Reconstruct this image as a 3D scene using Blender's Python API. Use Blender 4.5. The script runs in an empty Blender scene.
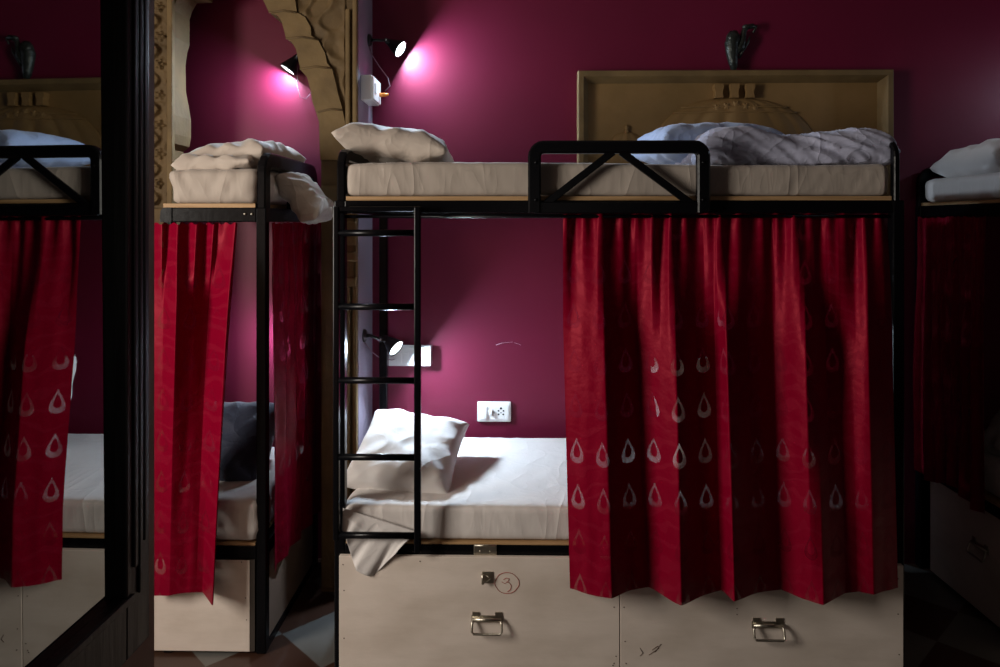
import bpy, bmesh, math, random
from mathutils import Vector, Matrix, noise
random.seed(7)
S = bpy.context.scene
C = S.collection
# ---------------------------------------------------------------- camera, world, lights, exposure
F = 720.0; YAW = math.radians(1.1); HY = 222.0; CZ = 1.62
cam_d = bpy.data.cameras.new('camera'); cam = bpy.data.objects.new('camera', cam_d); C.objects.link(cam)
cam.location = (0, 0, CZ); cam.rotation_euler = (math.radians(90), 0, YAW)
cam_d.sensor_width = 36; cam_d.lens = F / 1000 * 36; cam_d.shift_y = -(333.5 - HY) / 1000
cam_d.clip_start = 0.02
S.camera = cam
w = bpy.data.worlds.new('world'); S.world = w; w.use_nodes = True
w.node_tree.nodes['Background'].inputs[0].default_value = (0.9, 0.9, 1.0, 1)
w.node_tree.nodes['Background'].inputs[1].default_value = 0.03
def area(name, loc, target, sx, sy, power, col, spread=180, shape='RECTANGLE'):
    l = bpy.data.lights.new(name, 'AREA'); l.shape = shape; l.size = sx
    if shape == 'RECTANGLE': l.size_y = sy
    l.energy = power; l.color = col; l.spread = math.radians(spread)
    o = bpy.data.objects.new(name, l); C.objects.link(o); o.location = loc
    o.rotation_euler = (Vector(target) - Vector(loc)).to_track_quat('-Z', 'Y').to_euler()
    return o
# daylight through the left window; weak added fill at the unseen rear doorway
area('window_daylight', (-2.78, 1.05, 1.70), (0.2, 2.6, 1.0), 0.95, 1.5, 92, (1.0, 0.92, 0.82))
area('doorway_fill', (0.35, -2.2, 1.35), (0.3, 2.5, 1.0), 0.9, 1.7, 1.5, (1.0, 0.88, 0.76))
S.view_settings.view_transform = 'Standard'; S.view_settings.look = 'None'
S.view_settings.gamma = 1; S.view_settings.exposure = 0.0; S.view_settings.use_curve_mapping = False

# ---------------------------------------------------------------- survey helper: sight line through (x, y) met at depth Y
_fw = Vector((-math.sin(YAW), math.cos(YAW))); _rt = Vector((math.cos(YAW), math.sin(YAW)))
def at(px, py, Y):
    v = _fw + _rt * ((px - 500) / F); t = Y / v.y
    return Vector((v.x * t, Y, CZ - (py - HY) / F * t))
def ax(px, Y): return at(px, HY, Y).x
def az(py, Y): return CZ - (py - HY) / F * Y

# ---------------------------------------------------------------- mesh helpers
ROOT = {}
class MB:
    def __init__(s): s.v = []; s.f = []; s.uv = {}; s.sm = []
    def add(s, vs, fs, smooth=False):
        o = len(s.v); s.v += [Vector(p) for p in vs]
        for f in fs: s.f.append([i + o for i in f]); s.sm.append(smooth)
        return o
    def box(s, x0, x1, y0, y1, z0, z1, b=0.0):
        if x0 > x1: x0, x1 = x1, x0
        if y0 > y1: y0, y1 = y1, y0
        if z0 > z1: z0, z1 = z1, z0
        b = min(b, (x1-x0)*.45, (y1-y0)*.45, (z1-z0)*.45)
        bm = bmesh.new(); bmesh.ops.create_cube(bm, size=1)
        for v in bm.verts: v.co = Vector(((x0+x1)/2 + v.co.x*(x1-x0), (y0+y1)/2 + v.co.y*(y1-y0), (z0+z1)/2 + v.co.z*(z1-z0)))
        if b > 0: bmesh.ops.bevel(bm, geom=bm.edges[:], offset=b, segments=2, affect='EDGES', profile=.5)
        s.bm(bm); return s
    def bm(s, bm, smooth=False, mat=None):
        bm.verts.ensure_lookup_table(); bm.verts.index_update()
        s.add([(mat @ v.co) if mat else v.co.copy() for v in bm.verts], [[v.index for v in f.verts] for f in bm.faces], smooth)
        bm.free()
    def tube(s, pts, r, n=12, cap=True, smooth=True):
        pts = [Vector(p) for p in pts]; rs = r if isinstance(r, (list, tuple)) else [r]*len(pts)
        rings = []; up = None
        for i, p in enumerate(pts):
            d = (pts[min(i+1, len(pts)-1)] - pts[max(i-1, 0)]).normalized()
            if up is None:
                up = Vector((0,0,1)) if abs(d.z) < .9 else Vector((1,0,0))
            a = d.cross(up).normalized(); b = a.cross(d).normalized(); up = b
            rings.append([p + (a*math.cos(2*math.pi*k/n) + b*math.sin(2*math.pi*k/n))*rs[i] for k in range(n)])
        vs = [q for R in rings for q in R]; fs = []
        for i in range(len(pts)-1):
            for k in range(n):
                fs.append([i*n+k, i*n+(k+1) % n, (i+1)*n+(k+1) % n, (i+1)*n+k])
        if cap: fs.append(list(range(n))[::-1]); fs.append([(len(pts)-1)*n+k for k in range(n)])
        s.add(vs, fs, smooth); return s
    def bar(s, pts, wid, dep, side, closed=False):
        """flat rectangular bar swept along a planar path; side = unit normal of the plane, dep along it, wid in plane"""
        pts = [Vector(p) for p in pts]; side = Vector(side).normalized(); n = len(pts); vs = []
        for i, p in enumerate(pts):
            if closed: d0 = (p - pts[i-1]).normalized(); d1 = (pts[(i+1) % n] - p).normalized()
            else:
                d0 = (p - pts[i-1]).normalized() if i else (pts[1]-p).normalized()
                d1 = (pts[i+1] - p).normalized() if i < n-1 else d0
            m = (d0 + d1).normalized(); q = m.cross(side).normalized(); k = 1/max(.4, m.dot(d0))
            c = min(wid, dep)*.18
            hw, hd = wid/2, dep/2
            for (a, b) in ((-hw+c, -hd), (hw-c, -hd), (hw, -hd+c), (hw, hd-c), (hw-c, hd), (-hw+c, hd), (-hw, hd-c), (-hw, -hd+c)):
                vs.append(p + q*a*k + side*b)
        fs = []
        for i in range(n if closed else n-1):
            for k in range(8):
                j = (i+1) % n; fs.append([i*8+k, i*8+(k+1) % 8, j*8+(k+1) % 8, j*8+k])
        if not closed: fs.append(list(range(8))[::-1]); fs.append([(n-1)*8+k for k in range(8)])
        s.add(vs, fs); return s
    def ell(s, c, r, n=20, m=12, rot=None):
        bm = bmesh.new(); bmesh.ops.create_uvsphere(bm, u_segments=n, v_segments=m, radius=1)
        M = Matrix.Translation(c) @ (rot.to_4x4() if rot else Matrix()) @ Matrix.Diagonal((r[0], r[1], r[2], 1))
        s.bm(bm, True, M); return s
    def prism(s, poly, y0, y1):
        """closed XZ outline extruded from y0 to y1"""
        n = len(poly); vs = [(x, y0, z) for x, z in poly] + [(x, y1, z) for x, z in poly]
        fs = [list(range(n)), list(range(2*n-1, n-1, -1))] + [[i, i+n, (i+1) % n + n, (i+1) % n] for i in range(n)]
        s.add(vs, fs); return s
    def lathe(s, prof, c, axis=(0,0,1), n=24):
        """profile [(r, h)] turned about axis through c"""
        q = Vector((0,0,1)).rotation_difference(Vector(axis)); c = Vector(c); vs = []; fs = []
        for r, h in prof:
            for k in range(n):
                a = 2*math.pi*k/n; vs.append(c + q @ Vector((r*math.cos(a), r*math.sin(a), h)))
        for i in range(len(prof)-1):
            for k in range(n): fs.append([i*n+k, i*n+(k+1) % n, (i+1)*n+(k+1) % n, (i+1)*n+k])
        s.add(vs, fs, True); return s
def rounded_loop(a, b, z0, z1, r, mk, seg=5):
    """open path: up at a, over at z1, down at b, with rounded corners"""
    sg = 1 if b > a else -1; P = [mk(a, z0)]
    for k in range(seg+1):
        t = k/seg*math.pi/2; P.append(mk(a + sg*(r - r*math.cos(t)), z1 - r + r*math.sin(t)))
    for k in range(seg+1):
        t = k/seg*math.pi/2; P.append(mk(b - sg*(r - r*math.sin(t)), z1 - r + r*math.cos(t)))
    P.append(mk(b, z0)); return P
def thing(name, label, cat, loc, group=None):
    o = bpy.data.objects.new(name, None); C.objects.link(o); o.location = loc; o.empty_display_size = .05
    o['label'] = label; o['category'] = cat
    if group: o['group'] = group
    ROOT[o.name] = Vector(loc); return o
def obj(name, mb, mat, parent=None, label=None, uv=None, loc=None):
    me = bpy.data.meshes.new(name)
    base = ROOT[parent.name] if parent else (Vector(loc) if loc is not None else Vector((0,0,0)))
    me.from_pydata([v - base for v in mb.v], [], mb.f); me.update()
    bm = bmesh.new(); bm.from_mesh(me)
    bmesh.ops.recalc_face_normals(bm, faces=bm.faces[:]); bm.to_mesh(me); bm.free()
    for p, sm in zip(me.polygons, mb.sm): p.use_smooth = sm
    if uv:
        L = me.uv_layers.new(name='UVMap')
        for lp in me.loops: L.data[lp.index].uv = uv[lp.vertex_index]
    me.materials.append(mat)
    o = bpy.data.objects.new(name, me); C.objects.link(o)
    if parent: o.parent = parent; ROOT[o.name] = base
    elif loc is not None: o.location = loc; ROOT[o.name] = base
    else: ROOT[o.name] = Vector((0,0,0))
    if label: o['label'] = label
    return o
def tag(o, label, cat, group=None):
    o['label'] = label; o['category'] = cat
    if group: o['group'] = group
    return o
def struct(name, mb, mat, parent=None):
    o = obj(name, mb, mat, parent)
    if not parent: o['kind'] = 'structure'
    return o

# ---------------------------------------------------------------- materials
def mat(name, col, rough=.6, metal=0, spec=.5, bump=None, mix=None, sheen=0, emit=None):
    """bump = (scale, strength, detail[, stretch]); mix = (colour2, scale, detail, low, high[, stretch])"""
    m = bpy.data.materials.new(name); m.use_nodes = True; N = m.node_tree.nodes; L = m.node_tree.links
    b = N['Principled BSDF']; b.inputs['Base Color'].default_value = (*col, 1); b.inputs['Roughness'].default_value = rough
    b.inputs['Metallic'].default_value = metal; b.inputs['Specular IOR Level'].default_value = spec
    if sheen: b.inputs['Sheen Weight'].default_value = sheen
    tc = N.new('ShaderNodeTexCoord')
    def nz(scale, det, st=None):
        n = N.new('ShaderNodeTexNoise'); n.inputs['Scale'].default_value = scale; n.inputs['Detail'].default_value = det
        mp = N.new('ShaderNodeMapping'); mp.inputs['Scale'].default_value = st or (1,1,1)
        L.new(tc.outputs['Object'], mp.inputs[0]); L.new(mp.outputs[0], n.inputs['Vector']); return n
    if mix:
        n = nz(mix[1], mix[2], mix[5] if len(mix) > 5 else None)
        r = N.new('ShaderNodeMapRange'); r.inputs[1].default_value = mix[3]; r.inputs[2].default_value = mix[4]
        x = N.new('ShaderNodeMix'); x.data_type = 'RGBA'; x.inputs[6].default_value = (*col, 1); x.inputs[7].default_value = (*mix[0], 1)
        L.new(n.outputs['Fac'], r.inputs[0]); L.new(r.outputs[0], x.inputs[0]); L.new(x.outputs[2], b.inputs['Base Color'])
    if bump:
        n = nz(bump[0], bump[2], bump[3] if len(bump) > 3 else None)
        u = N.new('ShaderNodeBump'); u.inputs['Strength'].default_value = bump[1]; u.inputs['Distance'].default_value = .01
        L.new(n.outputs['Fac'], u.inputs['Height']); L.new(u.outputs[0], b.inputs['Normal'])
    if emit:
        b.inputs['Emission Color'].default_value = (*emit[0], 1); b.inputs['Emission Strength'].default_value = emit[1]
    return m
def cloth(name, col, crease=.6, rough=.72, seed=0, sheen=.25, zs=1.0):
    m = mat(name, col, rough, sheen=sheen); N = m.node_tree.nodes; L = m.node_tree.links; b = N['Principled BSDF']
    tc = N.new('ShaderNodeTexCoord'); hs = []
    for sc, st, rot, wt in ((5.5, (1, .5, 1.0), .5, 1.0), (9, (.6, 1, 1.3), -.7, .55), (24, (1, 1, 1), .2, .16)):
        mp = N.new('ShaderNodeMapping'); mp.inputs['Scale'].default_value = (st[0], st[1], st[2]*zs); mp.inputs['Rotation'].default_value = (rot*.6, rot, rot*1.7) if zs == 1 else (0, rot*.8, 0); mp.inputs['Location'].default_value = (seed, seed*.7, 0)
        n = N.new('ShaderNodeTexNoise'); n.inputs['Scale'].default_value = sc; n.inputs['Detail'].default_value = 1.5; n.inputs['Distortion'].default_value = .6
        L.new(tc.outputs['Object'], mp.inputs[0]); L.new(mp.outputs[0], n.inputs['Vector'])
        a = N.new('ShaderNodeMath'); a.operation = 'SUBTRACT'; a.inputs[1].default_value = .5; L.new(n.outputs['Fac'], a.inputs[0])
        c = N.new('ShaderNodeMath'); c.operation = 'ABSOLUTE'; L.new(a.outputs[0], c.inputs[0])
        d = N.new('ShaderNodeMath'); d.operation = 'POWER'; d.inputs[1].default_value = .55; L.new(c.outputs[0], d.inputs[0])
        e = N.new('ShaderNodeMath'); e.operation = 'MULTIPLY'; e.inputs[1].default_value = -wt; L.new(d.outputs[0], e.inputs[0]); hs.append(e.outputs[0])
    s1_ = N.new('ShaderNodeMath'); L.new(hs[0], s1_.inputs[0]); L.new(hs[1], s1_.inputs[1])
    s2_ = N.new('ShaderNodeMath'); L.new(s1_.outputs[0], s2_.inputs[0]); L.new(hs[2], s2_.inputs[1])
    u = N.new('ShaderNodeBump'); u.inputs['Strength'].default_value = crease; u.inputs['Distance'].default_value = .022
    L.new(s2_.outputs[0], u.inputs['Height']); L.new(u.outputs[0], b.inputs['Normal']); return m
M_wall = mat('purple_paint', (.140, .0055, .031), .5, spec=.35, bump=(9, .12, 5), mix=((.118, .0048, .026), 2.2, 4, .35, .7))
M_wall_red = M_wall
M_reveal = mat('lavender_paint', (.30, .26, .34), .6, bump=(14, .15, 4))
M_plain = mat('mauve_plaster', (.30, .20, .15), .7, bump=(12, .2, 5), mix=((.24, .16, .11), 5, 5, .4, .7))
M_ceil = mat('ceiling_paint', (.35, .30, .28), .8)
M_stone = mat('yellow_sandstone', (.155, .097, .037), .75, bump=(26, .35, 8), mix=((.10, .062, .024), 6, 7, .38, .68))
M_stone_pale = mat('pale_sandstone', (.20, .130, .050), .72, bump=(30, .3, 8), mix=((.13, .082, .030), 7, 7, .4, .7))
M_panel = mat('ochre_niche_plaster', (.27, .16, .058), .7, bump=(16, .3, 6), mix=((.20, .12, .038), 3.5, 6, .35, .7))
M_black = mat('black_gloss_paint', (.003, .003, .004), .26, spec=.16, bump=(40, .05, 2))
M_ply = mat('plywood_edge', (.50, .31, .15), .6, mix=((.36, .21, .09), 10, 4, .4, .65, (.4, 1, 9)), bump=(30, .1, 3))
M_chest = mat('pale_plywood', (.78, .68, .60), .55, mix=((.60, .51, .43), 3.2, 9, .42, .72, (1, 1, 2.2)), bump=(9, .12, 6, (1, 1, 4)))
M_sheet = cloth('beige_sheet', (.53, .455, .39), .36)
M_sheet_w = cloth('white_sheet', (.68, .64, .62), .18, seed=3)
M_fit = cloth('fitted_beige_sheet', (.44, .375, .32), .34, seed=2, zs=.22)
M_fit_w = cloth('fitted_white_sheet', (.68, .63, .60), .30, seed=4, zs=.22)
M_blue = cloth('pale_blue_cotton', (.36, .46, .70), .5, seed=5)
M_greyblue = cloth('grey_blue_cotton', (.45, .46, .60), .6, seed=7)
M_navy = cloth('dark_blue_cotton', (.018, .024, .055), .5, seed=9)
M_wrap = cloth('grey_cotton', (.50, .45, .40), .7, seed=11)
M_wplastic = mat('white_plastic', (.80, .80, .80), .35)
M_gplastic = mat('grey_plastic', (.25, .25, .27), .4)
M_hole = mat('dark_slot', (.01, .01, .01), .6)
M_orange = mat('orange_plastic', (.75, .22, .02), .4)
M_lampblack = mat('black_lamp_shell', (.006, .006, .007), .35)
M_led = mat('led_face', (.9, .95, 1), .4, emit=((.82, .92, 1.0), 6))
M_steel = mat('worn_steel', (.52, .48, .40), .35, metal=1, bump=(60, .2, 4))
M_brass = mat('brass', (.70, .50, .20), .3, metal=1)
M_bronze = mat('dark_bronze', (.035, .04, .035), .38, metal=.6, bump=(50, .6, 5))
M_wood = mat('ebonised_wood', (.010, .008, .009), .42, bump=(30, .2, 4, (1, 1, .1)))
M_body = mat('bounce_cutting_plywood', (.045, .034, .026), .8)  # hidden chest bodies made dark to cut daylight bounced into the gap
M_ink = mat('red_brown_ink', (.34, .06, .04), .8)
M_cord = mat('clear_cord', (.35, .22, .28), .4)
M_nail = mat('rusty_nail', (.10, .06, .04), .7)
M_scuff = mat('chipped_paint', (.62, .50, .56), .7)
def mirror_mat():
    m = bpy.data.materials.new('mirror_silvering'); m.use_nodes = True; b = m.node_tree.nodes['Principled BSDF']
    b.inputs['Base Color'].default_value = (.40, .42, .42, 1); b.inputs['Metallic'].default_value = 1; b.inputs['Roughness'].default_value = .012
    return m
M_mirror = mirror_mat()
def tile_mat():
    m = bpy.data.materials.new('checker_tiles'); m.use_nodes = True; N = m.node_tree.nodes; L = m.node_tree.links; b = N['Principled BSDF']
    tc = N.new('ShaderNodeTexCoord'); mp = N.new('ShaderNodeMapping'); mp.vector_type = 'TEXTURE'
    mp.inputs['Location'].default_value = (1.847, 3.026, 0.05); mp.inputs['Rotation'].default_value = (0, 0, math.radians(45)); mp.inputs['Scale'].default_value = (.30, .30, .30)
    L.new(tc.outputs['Object'], mp.inputs[0])
    ck = N.new('ShaderNodeTexChecker'); ck.inputs['Scale'].default_value = 1
    ck.inputs['Color1'].default_value = (.15, .145, .135, 1); ck.inputs['Color2'].default_value = (.060, .026, .016, 1)
    L.new(mp.outputs[0], ck.inputs[0])
    nn = N.new('ShaderNodeTexNoise'); nn.inputs['Scale'].default_value = 7; nn.inputs['Detail'].default_value = 6
    L.new(tc.outputs['Object'], nn.inputs['Vector'])
    mx = N.new('ShaderNodeMix'); mx.data_type = 'RGBA'; mx.blend_type = 'MULTIPLY'; mx.inputs[0].default_value = .4
    L.new(ck.outputs[0], mx.inputs[6]); L.new(nn.outputs['Fac'], mx.inputs[7]); L.new(mx.outputs[2], b.inputs['Base Color'])
    b.inputs['Roughness'].default_value = .35
    return m
M_tile = tile_mat()
def curtain_mat(name, col, sheer=.24, rough=.38):
    """satin with woven drop outlines; the outlines are a sheer weave that lets some of what is behind show"""
    m = bpy.data.materials.new(name); m.use_nodes = True; N = m.node_tree.nodes; L = m.node_tree.links; b = N['Principled BSDF']
    def mt(op, a, c=None, clamp=False):
        n = N.new('ShaderNodeMath'); n.operation = op; n.use_clamp = clamp
        for i, q in enumerate((a, c)):
            if q is None: continue
            if isinstance(q, (int, float)): n.inputs[i].default_value = q
            else: L.new(q, n.inputs[i])
        return n.outputs[0]
    uvn = N.new('ShaderNodeUVMap'); sep = N.new('ShaderNodeSeparateXYZ'); L.new(uvn.outputs[0], sep.inputs[0])
    SX, SY = .088, .150
    def drop(ox, oy, hw, hh):
        cx = mt('MULTIPLY', mt('SUBTRACT', mt('FRACT', mt('ADD', mt('DIVIDE', sep.outputs[0], SX), ox)), .5), SX)
        cy = mt('MULTIPLY', mt('SUBTRACT', mt('FRACT', mt('ADD', mt('DIVIDE', sep.outputs[1], SY), oy)), .5), SY)
        yn = mt('DIVIDE', cy, -hh)                                   # -1 bottom .. 1 tip
        taper = mt('MAXIMUM', mt('SUBTRACT', .62, mt('MULTIPLY', yn, .52)), .08)
        xn = mt('DIVIDE', mt('DIVIDE', cx, hw), taper)
        return mt('SQRT', mt('ADD', mt('MULTIPLY', xn, xn), mt('MULTIPLY', yn, yn)))
    r = drop(.09, .18, .030, .042)
    ring = mt('MULTIPLY', mt('LESS_THAN', r, 1.0), mt('GREATER_THAN', r, .56))
    n1 = N.new('ShaderNodeTexNoise'); n1.inputs['Scale'].default_value = 4.0; L.new(uvn.outputs[0], n1.inputs['Vector'])
    wear = mt('MULTIPLY', mt('SUBTRACT', n1.outputs['Fac'], .30), 2.6, True)
    sheerf = mt('MULTIPLY', mt('MULTIPLY', ring, wear), sheer)
    # jacquard scrolls
    wv = N.new('ShaderNodeTexWave'); wv.wave_type = 'RINGS'; wv.inputs['Scale'].default_value = 5; wv.inputs['Distortion'].default_value = 14; wv.inputs['Detail'].default_value = 2; wv.inputs['Detail Scale'].default_value = 1.2
    L.new(uvn.outputs[0], wv.inputs['Vector'])
    jac = mt('MULTIPLY', mt('GREATER_THAN', wv.outputs['Fac'], .80), .5)
    pat = mt('MAXIMUM', jac, mt('MULTIPLY', ring, .2))
    mx = N.new('ShaderNodeMix'); mx.data_type = 'RGBA'; mx.inputs[6].default_value = (*col, 1)
    mx.inputs[7].default_value = (min(1, col[0]*1.12), col[1]*1.8+.004, col[2]*1.3+.002, 1); L.new(pat, mx.inputs[0]); L.new(mx.outputs[2], b.inputs['Base Color'])
    rr = N.new('ShaderNodeMapRange'); rr.inputs[3].default_value = rough; rr.inputs[4].default_value = rough+.14; L.new(pat, rr.inputs[0]); L.new(rr.outputs[0], b.inputs['Roughness'])
    b.inputs['Specular IOR Level'].default_value = .26
    b.inputs['Specular Tint'].default_value = (1, .12, .16, 1)
    nb = N.new('ShaderNodeTexNoise'); nb.inputs['Scale'].default_value = 14; nb.inputs['Detail'].default_value = 3; L.new(uvn.outputs[0], nb.inputs['Vector'])
    h = mt('ADD', mt('MULTIPLY', nb.outputs['Fac'], .9), mt('MULTIPLY', pat, .10))
    bu = N.new('ShaderNodeBump'); bu.inputs['Strength'].default_value = .35; bu.inputs['Distance'].default_value = .012; L.new(h, bu.inputs['Height']); L.new(bu.outputs[0], b.inputs['Normal'])
    tr = N.new('ShaderNodeBsdfTransparent'); ms = N.new('ShaderNodeMixShader'); L.new(sheerf, ms.inputs[0]); L.new(b.outputs[0], ms.inputs[1]); L.new(tr.outputs[0], ms.inputs[2])
    L.new(ms.outputs[0], N['Material Output'].inputs['Surface'])
    return m
M_curtain = curtain_mat('crimson_satin', (.195, .0005, .015))
M_curtain_dk = M_curtain

# ---------------------------------------------------------------- soft goods
def wrinkle(p, sc, st=(1,1,1), seed=0):
    q = Vector((p.x*st[0]*sc + seed*7.3, p.y*st[1]*sc + seed*3.1, p.z*st[2]*sc))
    return 1 - 2*abs(noise.noise(q))
def soft_box(size, r, seg, fn=None):
    """rounded box on a grid, centred at 0 with base at z=0; fn(p, n) displaces"""
    sx, sy, sz = size; nx, ny, nz = seg; mb = MB(); idx = {}
    def vert(i, j, k):
        key = (i, j, k)
        if key in idx: return idx[key]
        p = Vector(((i/nx-.5)*sx, (j/ny-.5)*sy, (k/nz)*sz))
        q = Vector((max(-sx/2+r, min(sx/2-r, p.x)), max(-sy/2+r, min(sy/2-r, p.y)), max(r, min(sz-r, p.z))))
        d = p - q; n = d.normalized() if d.length > 1e-6 else Vector((0,0,1))
        if d.length > 1e-6: p = q + n*r
        if fn: p = fn(p, n)
        mb.v.append(p); idx[key] = len(mb.v)-1; return idx[key]
    def face(a): mb.f.append(a); mb.sm.append(True)
    for i in range(nx):
        for j in range(ny):
            face([vert(i,j,nz), vert(i+1,j,nz), vert(i+1,j+1,nz), vert(i,j+1,nz)])
            face([vert(i,j,0), vert(i,j+1,0), vert(i+1,j+1,0), vert(i+1,j,0)])
    for i in range(nx):
        for k in range(nz):
            face([vert(i,0,k), vert(i+1,0,k), vert(i+1,0,k+1), vert(i,0,k+1)])
            face([vert(i,ny,k), vert(i,ny,k+1), vert(i+1,ny,k+1), vert(i+1,ny,k)])
    for j in range(ny):
        for k in range(nz):
            face([vert(0,j,k), vert(0,j,k+1), vert(0,j+1,k+1), vert(0,j+1,k)])
            face([vert(nx,j,k), vert(nx,j+1,k), vert(nx,j+1,k+1), vert(nx,j,k+1)])
    return mb
def xf(mb, M):
    mb.v = [M @ v for v in mb.v]; return mb
def mattress(name, label, x0, x1, y0, y1, z0, z1, m, seed=0, cat='mattress', group=None, amp=.006, sagfn=None):
    sx, sy, sz = x1-x0, y1-y0, z1-z0
    def fn(p, n):
        ex = min(abs(p.x+sx/2), abs(p.x-sx/2)); a = amp*(.45 + 1.6*math.exp(-ex/.22))
        sh = .7 if p.x < 0 else -.7
        w_ = wrinkle(Vector((p.x + sh*p.z, p.y, p.z)), 14, (1, .5, .12), seed)*.6 + wrinkle(p, 30, (1, .6, .5), seed+3)*.25
        w_ += noise.noise(Vector((p.x*3+seed, p.y*3, p.z*3)))*1.2
        k = min(1, p.z/(sz*.3))
        p = p + Vector((n.x, n.y, n.z*.6 if n.z > 0 else 0))*w_*a*(.25+.75*k)
        if sagfn: p.z += sagfn(p)*k
        return p
    mb = soft_box((sx, sy, sz), .020, (max(20, int(sx/.012)), 34, 10), fn)
    xf(mb, Matrix.Translation(((x0+x1)/2, (y0+y1)/2, z0)))
    return tag(obj(name, mb, m, None, loc=((x0+x1)/2, (y0+y1)/2, z0)), label, cat, group)
def pillow_mb(w, d, h, seed=0, amp=.010, n=44, edge=.012):
    """soft cushion, w x d, h thick, centred at origin, seam at z=0"""
    mb = MB()
    for sgn in (1, -1):
        vs = []; fs = []
        for j in range(n+1):
            for i in range(n+1):
                u = -1+2*i/n; v = -1+2*j/n
                pin = 1 - .075*(1-v*v)*abs(u)**3; pin2 = 1 - .075*(1-u*u)*abs(v)**3
                x = u*w/2*pin; y = v*d/2*pin2
                e = max(0, (1-u**4))*max(0, (1-v**4)); t = e**.5
                z = sgn*(edge*.3*(1 if e > 0 else 0) + h/2*t)
                if e > 0:
                    rad = math.hypot(u, v); ang = math.atan2(v, u)
                    W = wrinkle(Vector((x, y, 0)), 11, (1, 1, 1), seed+sgn)*.7
                    W += math.cos(ang*11+seed+2*noise.noise(Vector((x*9, y*9, seed))))*max(0, rad-.45)*1.0
                    W += noise.noise(Vector((x*5+seed, y*5, 2)))*1.1
                    z += sgn*W*amp*min(1, e*3)
                vs.append((x, y, z)); 
        for j in range(n):
            for i in range(n):
                a = j*(n+1)+i; fs.append([a, a+1, a+n+2, a+n+1])
        mb.add(vs, fs, True)
    bm = bmesh.new(); V = [bm.verts.new(v) for v in mb.v]
    for f in mb.f: bm.faces.new([V[i] for i in f])
    bmesh.ops.remove_doubles(bm, verts=bm.verts[:], dist=.0004)
    out = MB(); out.bm(bm, True); return out
def pillow(name, label, size, loc, rot, m, seed, bend=None, amp=.010, group=None, cat='pillow'):
    mb = pillow_mb(*size, seed=seed, amp=amp)
    if bend: mb.v = [bend(v) for v in mb.v]
    R = Matrix.Rotation(rot[2], 3, 'Z') @ Matrix.Rotation(rot[1], 3, 'Y') @ Matrix.Rotation(rot[0], 3, 'X')
    mb.v = [R @ v + Vector(loc) for v in mb.v]
    return tag(obj(name, mb, m, None, loc=loc), label, cat, group)

def curtain(name, label, path, ztop, zbot, rows, m, amp=(.02, .05, .06), seed=0, nu=260, nv=70, micro=.010, group=None, TS=.5, flare=0):
    """path(s, t) -> base point xy and outward normal xy; rows = three knot lists [(fraction, 0..1)] at top, middle, bottom"""
    def prof(K, s):
        for a, b in zip(K, K[1:]):
            if s <= b[0]:
                f = (s-a[0])/max(1e-6, b[0]-a[0]); g = f*f*(3-2*f); f = .75*f+.25*g
                return a[1] + (b[1]-a[1])*f
        return K[-1][1]
    vs = []; uvs = []; fs = []; W_ = abs_len(path)
    for j in range(nv+1):
        t = j/nv; arc = 0; last = None
        for i in range(nu+1):
            s = i/nu
            if t < TS: k = t/TS; k = k*k*(3-2*k) if TS < .5 else k; D = prof(rows[0], s)*(1-k)*.999 + prof(rows[1], s)*k; A = amp[0]*(1-k)+amp[1]*k
            else: k = (t-TS)/(1-TS); D = prof(rows[1], s)*(1-k) + prof(rows[2], s)*k; A = amp[1]*(1-k)+amp[2]*k
            g = math.exp(-t*9)
            mic = micro*g*math.sin(s*W_*105 + 3*noise.noise(Vector((s*W_*8, seed, 0))))
            mic += .007*noise.noise(Vector((s*W_*9+seed, t*2.2, 1))) + .0022*noise.noise(Vector((s*W_*26, t*9, seed)))
            p, n = path(s, t)
            z = ztop + (zbot(s)-ztop)*t + (.004*math.sin(s*60) if j == 0 else 0)
            q = Vector((p[0]+n[0]*(A*D+mic), p[1]+n[1]*(A*D+mic), z))
            q.x -= flare*(A*D+mic)*p[0]/p[1]
            vs.append(q)
            uvs.append((s*W_, (ztop-z)))
    for j in range(nv):
        for i in range(nu):
            a = j*(nu+1)+i; fs.append([a, a+1, a+nu+2, a+nu+1])
    mb = MB(); mb.add(vs, fs, True)
    p0 = path(.5, 0)[0]; loc = (p0[0], p0[1], ztop)
    o = obj(name, mb, m, None, uv=uvs, loc=loc)
    return tag(o, label, 'curtain', group)
def abs_len(path):
    a = path(0, .6)[0]; b = path(1, .6)[0]; return math.hypot(a[0]-b[0], a[1]-b[1])

# ================================================================= THE SETTING
YW = 3.45; YA = 3.12; YB_ = 3.30; XR = -.68; TOP = 3.3
struct('floor', MB().box(-2.75, 3.05, -2.3, YW+.1, -.05, 0), M_tile)
struct('ceiling', MB().box(-2.75, 3.05, -2.3, YW+.1, TOP, TOP+.08), M_ceil)
struct('wall_back', MB().box(-2.75, 3.05, YW, YW+.1, 0, TOP), M_wall)
struct('wall_right', MB().box(2.95, 3.05, -2.3, YW, 0, TOP), M_wall)
rear = MB(); rear.box(-.9, -.12, -2.1, -2.0, 0, TOP); rear.box(.82, 2.95, -2.1, -2.0, 0, TOP); rear.box(-.12, .82, -2.1, -2.0, 2.25, TOP)
struct('wall_rear', rear, M_plain)
lw = MB(); lw.box(-2.6, -2.5, .3, YW, 0, .90); lw.box(-2.6, -2.5, .3, YW, 2.50, TOP); lw.box(-2.6, -2.5, 1.58, YW, .90, 2.50); lw.box(-2.6, -2.5, .3, .52, .90, 2.50)
struct('wall_left', lw, M_plain)
wf = MB()
for (a, b, c, d) in ((.52, .56, .90, 2.50), (1.54, 1.58, .90, 2.50), (.56, 1.54, .90, .94), (.56, 1.54, 2.46, 2.50)):
    wf.box(-2.58, -2.53, a, b, c, d, .004)
struct('window_1', wf, M_wood)
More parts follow.
